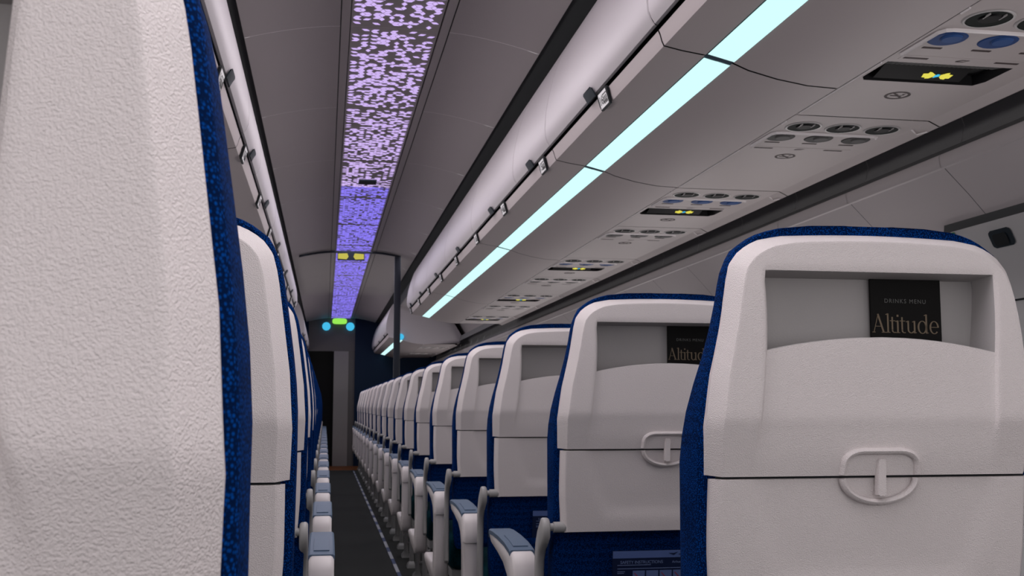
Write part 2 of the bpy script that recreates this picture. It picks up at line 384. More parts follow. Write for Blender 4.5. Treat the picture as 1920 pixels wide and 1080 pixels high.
def build_seat_meshes():
    R = {}
    mb, G, rows, ci, cj = upper_shell_mb(); g_ = [(-.192, .7785), (.192, .7785), (.192, .792), (-.192, .792)]
    mb.add([(x, .010, z) for x, z in g_], [(0,1,2,3)], 1); R['upper_shell'] = (mb, [M['shell'], M['gap']], 25)
    R['pocket_liner'] = (liner_mb(G, rows, ci, cj), M['liner'], 30)
    R['tray_table'] = (tray_mb(), M['shell'], 25)
    R['backrest_cushion'] = (cushion_mb(), M['blue'], 40)
    m = MB(); m.sweep(dpath('u'), .0042, .0055, (0,1,0)); R['catch_hood'] = (m, M['shell'], 50)
    m = MB(); m.sweep(dpath('l'), .0040, .0055, (0,1,0)); R['catch_cup'] = (m, M['shell'], 50)
    m = MB(); y = Dz(.785)
    pts = [(-.0055,.7650),(-.0052,.8045),(-.003,.8068),(.003,.8068),(.0052,.8045),(.0055,.7650),(.0035,.7632),(-.0035,.7632)]
    m.loft([[(.004+x+(z-.785)*.04, y+.001, z) for x, z in pts], [(.004+x+(z-.785)*.04, y-.0055, z) for x, z in pts], [(.004+x*.8+(z-.785)*.04, y-.0075, .785+(z-.785)*.96) for x, z in pts]], cap0=True, cap1=True)
    R['turn_latch'] = (m, M['shell'], 40)
    # seat pan
    m = MB(); loops = []
    for z, ins in ((.325,.02),(.33,.008),(.345,0),(.415,0),(.435,.010),(.445,.03)):
        x0, x1, y0, y1 = -.208+ins, .208-ins, .10+ins, .575-ins; r = .035
        L = []
        for cx, cy, a in ((x1-r, y1-r, 0), (x0+r, y1-r, .5*pi), (x0+r, y0+r, pi), (x1-r, y0+r, 1.5*pi)):
            L += [(cx+r*cos(a+pi/2*i/5), cy+r*sin(a+pi/2*i/5), z) for i in range(6)]
        loops.append(L)
    m.loft(loops, cap0=True, cap1=True); R['seat_cushion'] = (m, M['teal'], 40)
    m = MB()   # magazine net pocket low on the back
    L = []
    for z, t in ((.42,.012),(.50,.014),(.527,.012),(.530,.006)):
        L.append([(-.165, Dz(z)+.018, z), (-.155, Dz(z)+.018-t, z), (0, Dz(z)+.016-t, z), (.155, Dz(z)+.018-t, z), (.165, Dz(z)+.018, z)])
    m.loft(L, closed=False); R['lower_pocket'] = (m, M['blue'], 40)
    ax = -.223+ARMX
    m = MB(); m.prism(arm_profile(), ax-.025, ax+.025, bev=.007)
    R['armrest'] = (m, M['arm'], 38)
    m = MB()   # blue-grey pad lying on top, with a raised button plate
    top = [(.557,.572),(.554,.5800),(.50,.5840),(.42,.5852),(.34,.5832),(.282,.5778),(.268,.5742)]
    for a, b_ in ((0, 7),):
        rows_ = [[(ax-.0262, y, z-.011) for y, z in top], [(ax-.0262, y, z-.002) for y, z in top], [(ax-.0225, y, z+.0008) for y, z in top], [(ax+.0225, y, z+.0008) for y, z in top], [(ax+.0262, y, z-.002) for y, z in top], [(ax+.0262, y, z-.011) for y, z in top]]
        m.loft(rows_, closed=False)
        e0 = [r[0] for r in rows_]; e1 = [r[-1] for r in rows_]
        m.add(e0, [tuple(range(6))]); m.add(e1, [tuple(range(6))])
    R['arm_pad'] = (m, M['pad'], 30)
    m = MB(); bt = [(.40,.5856),(.36,.5846),(.32,.5825),(.285,.5790)]
    m.loft([[(ax-.016, y, z-.002) for y, z in bt], [(ax-.0155, y, z+.0022) for y, z in bt], [(ax+.0155, y, z+.0022) for y, z in bt], [(ax+.016, y, z-.002) for y, z in bt]], closed=False)
    for y, z in (bt[0], bt[-1]): m.quad((ax-.016, y, z-.002), (ax-.0155, y, z+.0022), (ax+.0155, y, z+.0022), (ax+.016, y, z-.002))
    R['pad_cover'] = (m, M['pad'], 30)
    m = MB(); m.prism(bracket_profile(), -.229+BRKX, -.214+BRKX, bev=.004); R['recline_bracket'] = (m, M['metal'], 38)
    m = MB(); b_ = BRKX; m.cyl((-.2075+b_,.030,.644), (-.187+b_,.030,.644), .0098, 16); m.cyl((-.1865+b_,.030,.644), (-.182+b_,.030,.644), .0098, 16); m.cyl((-.220+b_,.032,.644), (-.181+b_,.032,.644), .007, 10)
    R['hinge'] = (m, M['metal'], 40)
    for nm, yy in (('leg', .06), ('leg2', .47)):
        m = MB(); m.cyl((-.150, yy, .335), (-.150, yy, .02), .0125, 10); m.cyl((-.150, yy, .075), (.20, yy+.02, .11), .008, 8)
        m.loft([[(-.175, yy-.035, .0), (-.13, yy-.035, .0), (-.13, yy+.04, .0), (-.175, yy+.04, .0)], [(-.172, yy-.03, .018), (-.133, yy-.03, .018), (-.133, yy+.035, .018), (-.172, yy+.035, .018)], [(-.162, yy-.012, .034), (-.138, yy-.012, .034), (-.138, yy+.014, .034), (-.162, yy+.014, .034)]], cap0=True, cap1=True)
        R[nm] = (m, M['steel'], 40)
    m = MB(); m.box(-.20, .20, .12, .55, .295, .325); R['seat_frame'] = (m, M['steel'], 40)
    return R
SUB = {'turn_latch':'tray_table', 'catch_cup':'tray_table', 'catch_hood':'upper_shell', 'arm_pad':'armrest', 'pad_cover':'armrest', 'hinge':'recline_bracket'}
PLABEL = {'arm_pad':'blue-grey pad', 'backrest_cushion':'blue fabric cushion', 'seat_cushion':'dark teal seat cushion'}
RSIDE = {}
for sd, tp, fu, wu, HL, HR, ARMX, BRKX in (('R', .0145, 0, 0, .005, .001, 0, 0), ('L', 0, .040, .004, .0195, .0065, -.0125, .018)):
    FUP, WUP = fu, wu
    r_ = build_seat_meshes()
    for nm_, (mb_, _, _) in r_.items():
        mb_.v = [(x+tp*sstep(.82, 1.0, z), y, z+.0115*max(0, (z-.86)/.196)+(.003*sstep(.5, .7, z) if nm_ not in ('armrest', 'arm_pad', 'pad_cover') else .022*max(0, y-.262)*(1 if z > .47 else 0))) for x, y, z in mb_.v]
    RSIDE[sd] = r_
def make_seat(side, loc, label, group, aisle=True):
    t = thing('airline_seat', label, 'seat', loc, group)
    made = {}
    for nm, (mb, m_, ang) in RSIDE[side].items():
        if not aisle and nm in ('armrest', 'arm_pad', 'pad_cover', 'leg', 'leg2'): continue
        me = (mb if side == 'R' else mb.mirror()).mesh(nm, m_, ang)
        o = link('leg' if nm == 'leg2' else nm, me, made[SUB[nm]] if nm in SUB else t)
        if nm in PLABEL: o['label'] = PLABEL[nm]
        made[nm] = o
    return t
GR = 'aisle seats in line on the right of the aisle'; GL = 'aisle seats in line on the left of the aisle'
def rlabel(k):
    if k == 1: return 'large white and blue seat back with round catch and black menu, right of the aisle'
    if k == 2: return 'white and blue seat showing a safety card, second in line right of the aisle'
    return 'white and blue seat right of the aisle, %s in line from the camera' % ORD[k-1]
def llabel(k):
    if k == 0: return 'huge grained white seat back filling the left side, edged in blue'
    return 'white and blue seat left of the aisle, %s in line from the camera' % ORD[k]
sr = make_seat('R', (CR, Y0+P, 0), rlabel(1), GR)
for k in range(2, 19): dup(sr, (CR, Y0+k*P, 0), rlabel(k), GR)
sl = make_seat('L', (CL, Y0, 0), llabel(0), GL)
for k in range(1, 19): dup(sl, (CL, Y0+k*P, 0), llabel(k), GL)
make_seat('R', (CR+.472, Y0+P, 0), 'middle seat just beside the large seat at the right edge of the photo', None, aisle=False)

# ------------------------------------------------------------------ menus and safety cards
def stroke(pts, w):
    """polyline stroke with per point half widths -> verts, faces"""
    vs = []; fs = []
    for i, (x, y) in enumerate(pts):
        a = pts[max(0, i-1)]; b = pts[min(len(pts)-1, i+1)]
        dx, dy = b[0]-a[0], b[1]-a[1]; l = math.hypot(dx, dy) or 1; ww = w[i] if isinstance(w, (list, tuple)) else w
        vs += [(x-dy/l*ww, y+dx/l*ww, 0), (x+dy/l*ww, y-dx/l*ww, 0)]
        if i: fs.append((2*i-2, 2*i-1, 2*i+1, 2*i))
    return vs, fs
def serif_word():
    """the word Altitude in a light serif hand: units of x-height = 1"""
    out = []; x = 0
    S = lambda p, w: out.append(stroke([(x+a, b) for a, b in p], w))
    def serif(cx, y, w=.2): S([(cx-w, y), (cx+w, y)], .025)
    def stem(cx, y0, y1, fl=True):
        S([(cx, y0), (cx, y1)], .075)
        if fl: S([(cx-.2, y1-.10), (cx-.02, y1-.02)], .035)
    def arc(cx, cy, rx, ry, a0, a1, thick=.075, thin=.03, n=18):
        p = []; w = []
        for i in range(n+1):
            a = radians(lerp(a0, a1, i/n)); p.append((cx+rx*cos(a), cy+ry*sin(a))); w.append(lerp(thin, thick, abs(cos(a))**1.5))
        S(p, w)
    # A
    S([(.08, 0), (.50, 1.5)], .03); S([(.47, 1.5), (.98, 0)], .08); S([(.22, .5), (.78, .5)], .025); serif(.08, .02, .15); serif(.98, .02, .2); x += 1.28
    # l
    stem(.1, 0, 1.55); serif(.1, .02); x += .38
    def t_():
        S([(.12, 1.28), (.12, .25)], .07); arc(.32, .22, .2, .2, 180, 300, .07, .03); S([(-.1, .97), (.42, .97)], .028)
    def i_():
        stem(.1, 0, 1.0); serif(.1, .02); S([(.1, 1.30), (.1, 1.47)], .085)
    t_(); x += .52
    i_(); x += .38
    t_(); x += .58
    # u
    stem(.1, .3, 1.0); arc(.36, .3, .26, .28, 180, 330, .07, .035); stem(.68, 0, 1.0); S([(.68, .03), (.86, .05)], .03); x += 1.0
    # d
    arc(.4, .5, .36, .5, 0, 360, .08, .03, 30); stem(.78, 0, 1.55); S([(.78, .03), (.96, .05)], .03); x += 1.1
    # e
    arc(.4, .5, .36, .5, 0, 318, .08, .03, 30); S([(.06, .52), (.74, .52)], .025); x += .8
    return out, x
SW, SWW = serif_word()
def make_menu(k, label):
    t = thing('drinks_menu', label, 'menu', (CR+.066, Y0+k*P+.0395, .8975), 'drinks menus in the seat back pockets')
    m = MB(); w, h = .0462, .1285
    tilt = lambda x, z, d=0: (x*cos(.012)+z*sin(.012), .002*z/h+d, z*cos(.012)-x*sin(.012))
    m.add([tilt(-w, 0), tilt(w, 0), tilt(w, h), tilt(-w, h), tilt(-w, 0, .003), tilt(w, 0, .003), tilt(w, h, .003), tilt(-w, h, .003)], [(0,1,2,3),(7,6,5,4),(0,4,5,1),(1,5,6,2),(2,6,7,3),(3,7,4,0)])
    link('cover', m.mesh('cover', M['menu']), t)
    m = MB(); vs, fs = text_mb('DRINKS MENU', .0072, 1.22); m.add([tilt(x-.001, y+.0985, -.0005) for x, y, z in vs], fs)
    vs, fs = text_mb('from above', .006); m.add([tilt(x, y+.044, -.0005) for x, y, z in vs], fs)
    link('heading', m.mesh('heading', M['menuw']), t)
    m = MB(); s = .0862/SWW
    for vs, fs in SW: m.add([tilt(x*s-.0442, y*s*1.05+.0600, -.0005) for x, y, z in vs], fs)
    link('title', m.mesh('title', M['menug']), t)
make_menu(1, 'black drinks menu with gold lettering in the nearest right seat pocket')
make_menu(2, 'black drinks menu half cut off in the second right seat pocket')

def make_card():
    t = thing('safety_card', 'navy safety card with pale header tucked behind the second right seat', 'safety card', (CR+.011, Y0+2*P, .475), 'safety cards on the seat backs')
    w, h = .104, .125
    q = lambda x, z, d=0: (x, Dz(.475+z)+.011-d, z)
    m = MB(); n = 6
    L = [[q(-w, h*i/n), q(w, h*i/n)] for i in range(n+1)]; m.loft(L, closed=False)
    m.loft([[q(-w, h*i/n, -.003), q(w, h*i/n, -.003)] for i in range(n+1)], closed=False)
    link('card', m.mesh('card', M['card']), t)
    m = MB(); m.quad(q(-w, h-.014, .0006), q(w, h-.014, .0006), q(w, h-.0005, .0006), q(-w, h-.0005, .0006)); link('header', m.mesh('header', M['cardh']), t)
    m = MB()
    m.add([q(x, z+h-.007, .0012) for x, z, _ in stroke([(.005,.001),(.014,-.001),(.022,.003)], [.0004,.0018,.0003])[0]], [(0,1,3,2),(2,3,5,4)])
    m.add([q(x, z, .0012) for x, z in ((.024,h-.009),(.06,h-.009),(.06,h-.0075),(.024,h-.0075))], [(0,1,2,3)])
    link('emblem', m.mesh('emblem', M['card']), t)
    m = MB()
    vs, fs = text_mb('SAFETY INSTRUCTIONS', .0082, .95); m.add([q(x-.048, y+h-.022, .0008) for x, y, z in vs], fs)
    vs, fs = text_mb('Airbus A321neo', .0062); m.add([q(x+.032, y+h-.0225, .0008) for x, y, z in vs], fs)
    for x0, x1, z in ((-.095,-.030,.0275),(-.095,.095,.034),(-.095,-.080,.0395),(-.095,-.082,.0425)):
        m.add([q(x0, h-z, .0008), q(x1, h-z, .0008), q(x1, h-z+.0011, .0008), q(x0, h-z+.0011, .0008)], [(0,1,2,3)])
    link('printing', m.mesh('printing', M['cardt']), t)
    m = MB(); r = MB()
    for i in range(6):
        for j in range(2):
            x0 = -.065+i*.0262; z1 = h-.0375-j*.030
            m.add([q(x0, z1-.027, .0007), q(x0+.0235, z1-.027, .0007), q(x0+.0235, z1, .0007), q(x0, z1, .0007)], [(0,1,2,3)])
            if (i+j) % 2 == 0 or i == 3:
                vs, fs = stroke([(x0+.003, z1-.004), (x0+.0205, z1-.023)], .0007); r.add([q(x, z, .0012) for x, z, _ in vs], fs)
            vs, fs = stroke([(x0+.005, z1-.022), (x0+.010, z1-.012), (x0+.014, z1-.016), (x0+.019, z1-.022)], .0012); r.add([q(x, z, .0011) for x, z, _ in vs], fs, 1)
    link('picture_panel', m.mesh('picture_panel', M['cardp']), t)
    link('pictogram', r.mesh('pictogram', [M['cardr'], M['card']]), t)
    return t
card = make_card()
dup(card, (CR+.011, Y0+3*P, .475), 'navy safety card low behind the third right seat, mostly hidden')

# ------------------------------------------------------------------ cabin shell
YA, YB = -1.6, 16.0
XC = .013
mx = lambda x, s: x if s > 0 else 2*XC-x
m = MB(); m.box(-1.62, 1.62, YA, 14.95, -.05, 0); m.box(-1.62, 1.62, 14.95, YB, -.05, 0, 1)
struct(link('floor', m.mesh('floor', [M['carpet'], M['wood']])))
m = MB(); y = .8; i = 0
while y < 14.8:
    m.box(.186, .204, y, y+(.20 if i % 2 else .30)-.004, 0, .003, 0 if i % 2 == 0 else 1); y += .20 if i % 2 else .30; i += 1
tag(link('path_marking', m.mesh('path_marking', [M['dash'], M['dashb']])), 'thin dashed white and blue path marking strip on the aisle carpet', 'floor strip')

# ceiling: curved side panels with pale seams
CZ = 2.146
def cz(x):
    d = abs(x-XC); return CZ-.003-.063*max(0, (d-.17)/.34)**1.6
SEAMS = [3.571+1.015*i for i in range(-5, 13)]
SEAMS = [s for s in SEAMS if YA < s < YB]
def seg_edges():
    e = [YA]+SEAMS+[YB]; return list(zip(e, e[1:]))
m = MB()
for s in (1, -1):
    xs = [lerp(.1985, .512, i/10) for i in range(11)]
    for a, b in seg_edges():
        m.loft([[(mx(x, s), a+.0024, cz(x)) for x in xs], [(mx(x, s), b-.0024, cz(x)) for x in xs]], closed=False)
        if b < YB: m.loft([[(mx(x, s), b-.0024, cz(x)+.0004) for x in xs], [(mx(x, s), b+.0024, cz(x)+.0004) for x in xs]], closed=False, mi=1)
    # rail strip beside the light panels
    m.box(*sorted((mx(.166, s), mx(.1945, s))), YA, YB, CZ-.004, CZ+.02, 0)
    m.box(*sorted((mx(.1945, s), mx(.1990, s))), YA, YB, CZ+.012, CZ+.03, 2)
    m.box(*sorted((mx(.162, s), mx(.166, s))), YA, YB, CZ+.010, CZ+.03, 2)
    # dark cove between ceiling and bins
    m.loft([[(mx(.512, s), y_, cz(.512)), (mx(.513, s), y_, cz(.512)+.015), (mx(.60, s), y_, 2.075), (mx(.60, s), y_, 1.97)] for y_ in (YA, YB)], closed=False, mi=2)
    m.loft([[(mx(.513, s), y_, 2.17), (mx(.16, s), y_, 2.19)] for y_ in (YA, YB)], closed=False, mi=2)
struct(link('ceiling', m.mesh('ceiling', [M['ceil'], M['seam'], M['cove']], 40)))

# ceiling light panels with lit rhombs
NW = ['first','second','third','fourth','fifth','sixth','seventh','eighth','ninth','tenth','eleventh','twelfth','thirteenth','fourteenth','fifteenth','sixteenth','seventeenth','eighteenth']
def rhombs(a, b, rng):
    near, far = MB(), MB()
    s, h = .0215, .0186
    d = [Vector((-s, 0)), Vector((s/2, h)), Vector((s/2, -h))]
    for i in range(-6, 7):
        for j in range(-1, int((b-a)/(2*h))+2):
            o = Vector((XC+.004+1.5*s*i, a+2*h*j+h*(i % 2)))
            for k in range(3):
                u, v = d[k], d[(k+1) % 3]
                q = [o, o+u, o+u+v, o+v]; cen = (q[0]+q[2])/2
                if not (a+.022 < cen.y < b-.022) or abs(cen.x-XC) > .138: continue
                blue = cen.y > 6.28
                if rng.random() > (.70 if blue else .48): continue
                q = [cen+(p-cen)*.88 for p in q]
                (far if blue else near).add([(p.x, p.y, CZ-.0015) for p in q], [(0,1,2,3)])
    return near, far
rng = random.Random(3)
li = 0
for a, b in seg_edges():
    if b < .6 or b-a < .2: continue
    if b < 2.7: lab_ = 'ceiling light panel of lit violet rhombs %s, out of view' % ('right above the camera' if b < 2 else 'just ahead of the camera')
    else: lab_ = 'ceiling light panel of small lit violet rhombs, %s from the camera' % NW[li]; li += 1
    t = thing('ceiling_light_panel', lab_, 'ceiling light', ((mx(0,1)), 0, 0), 'rhomb patterned light panels along the ceiling')
    m = MB(); m.box(-.1505+XC, .1485+XC, a+.002, b-.002, CZ, CZ+.012); m.box(-.1505+XC, .1485+XC, b-.002, b+.002, CZ+.0008, CZ+.010, 1)
    link('panel', m.mesh('panel', [M['ceil'], M['seam']]), t)
    n_, f_ = rhombs(a, b, rng)
    if n_.v: o = link('lit_rhombs', n_.mesh('lit_rhombs', M['lav']), t); o['label'] = 'glowing lavender rhombs'
    if f_.v: o = link('lit_rhombs', f_.mesh('lit_rhombs', M['viol']), t); o['label'] = 'glowing blue violet rhombs'
m = MB(); m.box(-.05+.017, .05+.017, 6.06, 6.17, CZ-.010, CZ-.0022); m.box(-.04+.017, .04+.017, 6.07, 6.16, CZ-.012, CZ-.010)
tag(link('ceiling_plate', m.mesh('ceiling_plate', M['latch'])), 'small dark rectangular plate set among the ceiling light rhombs', 'ceiling plate')

# ------------------------------------------------------------------ overhead bins
DOOR = [(.540,2.012),(.523,1.983),(.509,1.947),(.491,1.893),(.477,1.837),(.468,1.785),(.465,1.735),(.467,1.708),(.472,1.693),(.480,1.681)]
UNDER = [(.489,1.668),(.4925,1.660),(.4965,1.645),(.501,1.635),(.540,1.627),(.593,1.6195)]
UNDER2 = [(.655,1.605),(.690,1.591),(.755,1.575),(.825,1.5640),(.894,1.5610)]
def chamf(prof, y0, y1, s, mb, g=.0030, mi=0):
    L = []
    for y_, d in ((y0+g, .003), (y0+g+.0025, 0), (y1-g-.0025, 0), (y1-g, .003)):
        L.append([(mx(x+d, s), y_, z) for x, z in prof])
    mb.loft(L, closed=False, mi=mi)
def make_bin(s, y0, y1, doors, label, group, endcap=False):
    t = thing('overhead_bin', label, 'overhead bin', (0,0,0), group)
    m = MB()
    u = UNDER
    m.loft([[(mx(x, s), y_, z) for x, z in u] for y_ in (y0+.0035, y1-.0035)], closed=False)
    m.loft([[(mx(x, s), y_, z) for x, z in UNDER2] for y_ in (y0+.0035, y1-.0035)], closed=False)
    # light channel and dark recess behind the door's lower edge, joint filler
    m.loft([[(mx(x, s), y_, z) for x, z in ((.593,1.6195),(.593,1.626),(.655,1.612),(.655,1.605))] for y_ in (y0+.0035, y1-.0035)], closed=False)
    m.loft([[(mx(x, s), y_, z) for x, z in ((.489,1.668),(.512,1.668),(.512,1.695),(.486,1.690))] for y_ in (y0, y1)], closed=False, mi=1)
    pr = [(.512,1.69)]+[(x+.006, z+.004) for x, z in UNDER[1:]]+[(.66,1.612)]+[(x, z+.005) for x, z in UNDER2[1:]]
    m.loft([[(mx(x, s), y_, z) for x, z in pr] for y_ in (y0+.0005, y1-.0005)], closed=False, mi=1)
    back = [(.54,2.012),(.60,2.015),(.897,1.95),(.897,1.566)]
    m.loft([[(mx(x, s), y_, z) for x, z in back] for y_ in (y0, y1)], closed=False, mi=0)
    if endcap:
        poly = DOOR+UNDER+UNDER2+[(1.30,1.575),(1.335,1.64),(1.15,1.95),(.60,2.015)]
        for y_ in ([y0] if endcap == 'a' else [y1]): m.add([(mx(x, s), y_, z) for x, z in poly], [tuple(range(len(poly)))], 2)
    if endcap == 'a': m.quad((mx(.897, s), y0, 1.572), (mx(1.30, s), y0, 1.575), (mx(1.30, s), y1, 1.575), (mx(.897, s), y1, 1.572))
    link('bin_body', m.mesh('bin_body', [M['binlow'], M['gap'], M['bin']], 35), t)
    for a, b in doors:
        d = MB(); chamf(DOOR, a, b, s, d)
        d.loft([[(mx(x, s), y_, z) for x, z in (DOOR[-1], (.487,1.6800), (.492,1.685), (.490,1.70))] for y_ in (a+.0025, b-.0025)], closed=False)
        do = link('bin_door', d.mesh('bin_door', M['bin'], 40), t)
        c = (a+b)/2 if abs(b-a) < .9 else (a+b)/2
        l = MB()
        pp = [(.4690,1.6960),(.4715,1.688),(.4765,1.680),(.4815,1.6700)]
        L = []
        for y_, e in ((c-.042,.0), (c-.042,.0035), (c-.036,.0045), (c+.036,.0045), (c+.042,.0035), (c+.042,.0)):
            L.append([(mx(x-e, s), y_, z-(.004 if abs(y_-c) > .040 and i == 0 else 0)) for i, (x, z) in enumerate(pp)])
        l.loft(L, closed=False)
        e0 = [Lk[0] for Lk in L]; l.add(e0, [tuple(range(6))]); l.add([Lk[-1] for Lk in L], [tuple(range(6))])
        lo = link('door_latch', l.mesh('door_latch', M['latch'], 40), do); lo['label'] = 'dark grey door latch'
    ls = MB(); ls.loft([[(mx(x, s), y_, z) for x, z in ((.5945,1.6180),(.6535,1.6035))] for y_ in (y0+.012, y1-.012)], closed=False)
    lo = link('light_strip', ls.mesh('light_strip', M['ledcyan']), t); lo['label'] = 'glowing pale cyan light strip'
    lj = MB()
    for y_ in (y0, y1): lj.loft([[(mx(x, s), yy, z) for x, z in ((.5945,1.6190),(.6535,1.6045))] for yy in (y_-.0125*(y_ == y1)-.000, y_+.0125*(y_ == y0))], closed=False)
    link('light_joint', lj.mesh('light_joint', M['ledgap']), t)
    return t
BY = [(-1.6,.0,[(-1.6,-.8),(-.8,0)]),(.0,1.06,[(0,1.06)]),(1.06,2.15,[(1.06,2.15)]),(2.15,3.246,[(2.15,3.246)]),(3.246,5.00,[(3.246,3.84),(3.84,5.00)]),(5.00,7.27,[(5.00,6.14),(6.14,7.27)]),(7.27,9.06,[(7.27,8.4),(8.4,9.06)])]
for s, nm in ((1, 'right'), (-1, 'left')):
    ii = 0
    for y0, y1, ds in BY:
        if y1 < .5: continue
        lab = 'pale overhead bin on the %s, out of view beside the camera' % nm if y1 < 1.5 else 'pale overhead bin with cyan light strip along the %s side, %s from the camera' % (nm, NW[ii]); ii += y1 > 1.5
        make_bin(s, y0, y1, ds, lab, 'overhead bins along the %s side' % nm, 'b' if y1 > 9 else False)
    make_bin(s, 12.2, 15.95, [(12.2,13.3),(13.3,14.6),(14.6,15.95)], 'blurred far overhead bin on the %s, beyond the cabin divider' % nm, 'overhead bins along the %s side' % nm, 'a')

# row placards on the bin lip
def make_placard(num, s, y_, label):
    t = thing('row_placard', label, 'placard', (0,0,0), 'row number placards under the %s bins' % ('right' if s > 0 else 'left'))
    hw = .036
    def q(u, v, d=0):   # u along the cabin (towards far), v up the plate 0..1
        x = lerp(.4985, .4860, v)-.0050-d*.9; z = lerp(1.627, 1.671, v)-d*.35
        return (mx(x, s), y_+u, z)
    m = MB()
    pts = [(-hw-.012,.86),(-hw-.004,-.02),(hw+.004,-.02),(hw+.012,.3),(hw+.012,.86),(hw,1.04),(-hw,1.04)]
    m.loft([[q(u, v, -.006) for u, v in pts], [q(u, v, 0) for u, v in pts]], cap0=True, cap1=True)
    link('holder', m.mesh('holder', M['gap']), t)
    m = MB(); pts = [(-hw,.08),(-hw,.92),(hw,.92),(hw,.08)]
    m.add([q(u, v, .0008) for u, v in pts], [(0,1,2,3)]); link('plate', m.mesh('plate', M['white']), t)
    m = MB(); f = -1 if s > 0 else 1      # the reader stands in the aisle
    H = .050
    vs, fs = text_mb(num, .040, .9)
    m.add([q(f*(x-.0175), .47+y/H*.9, .0014) for x, y, z in vs], fs)
    for i in range(3):
        cx = .006+i*.0115
        for a, b_, c_, d_ in ((-.0042,.0042,.20,.38),(-.0030,.0030,.40,.60)):
            m.add([q(f*(cx+a), c_, .0014), q(f*(cx+b_), c_, .0014), q(f*(cx+b_), d_, .0014), q(f*(cx+a), d_, .0014)], [(0,1,2,3)])
    m.add([q(f*u, v, .0014) for u, v in ((-.001,.70),(.036,.70),(.036,.75),(-.001,.75))], [(0,1,2,3)])
    m.add([q(f*u, v, .0014) for u, v in ((-.001,.55),(.001,.55),(.001,.75),(-.001,.75))], [(0,1,2,3)])
    link('lettering', m.mesh('lettering', M['ink']), t)
for k in range(9):
    for s, nm in ((1, 'right'), (-1, 'left')):
        n = 16-k
        make_placard(str(n), s, 2.608+.79*k, 'small white row placard numbered %d under the %s overhead bins' % (n, nm))

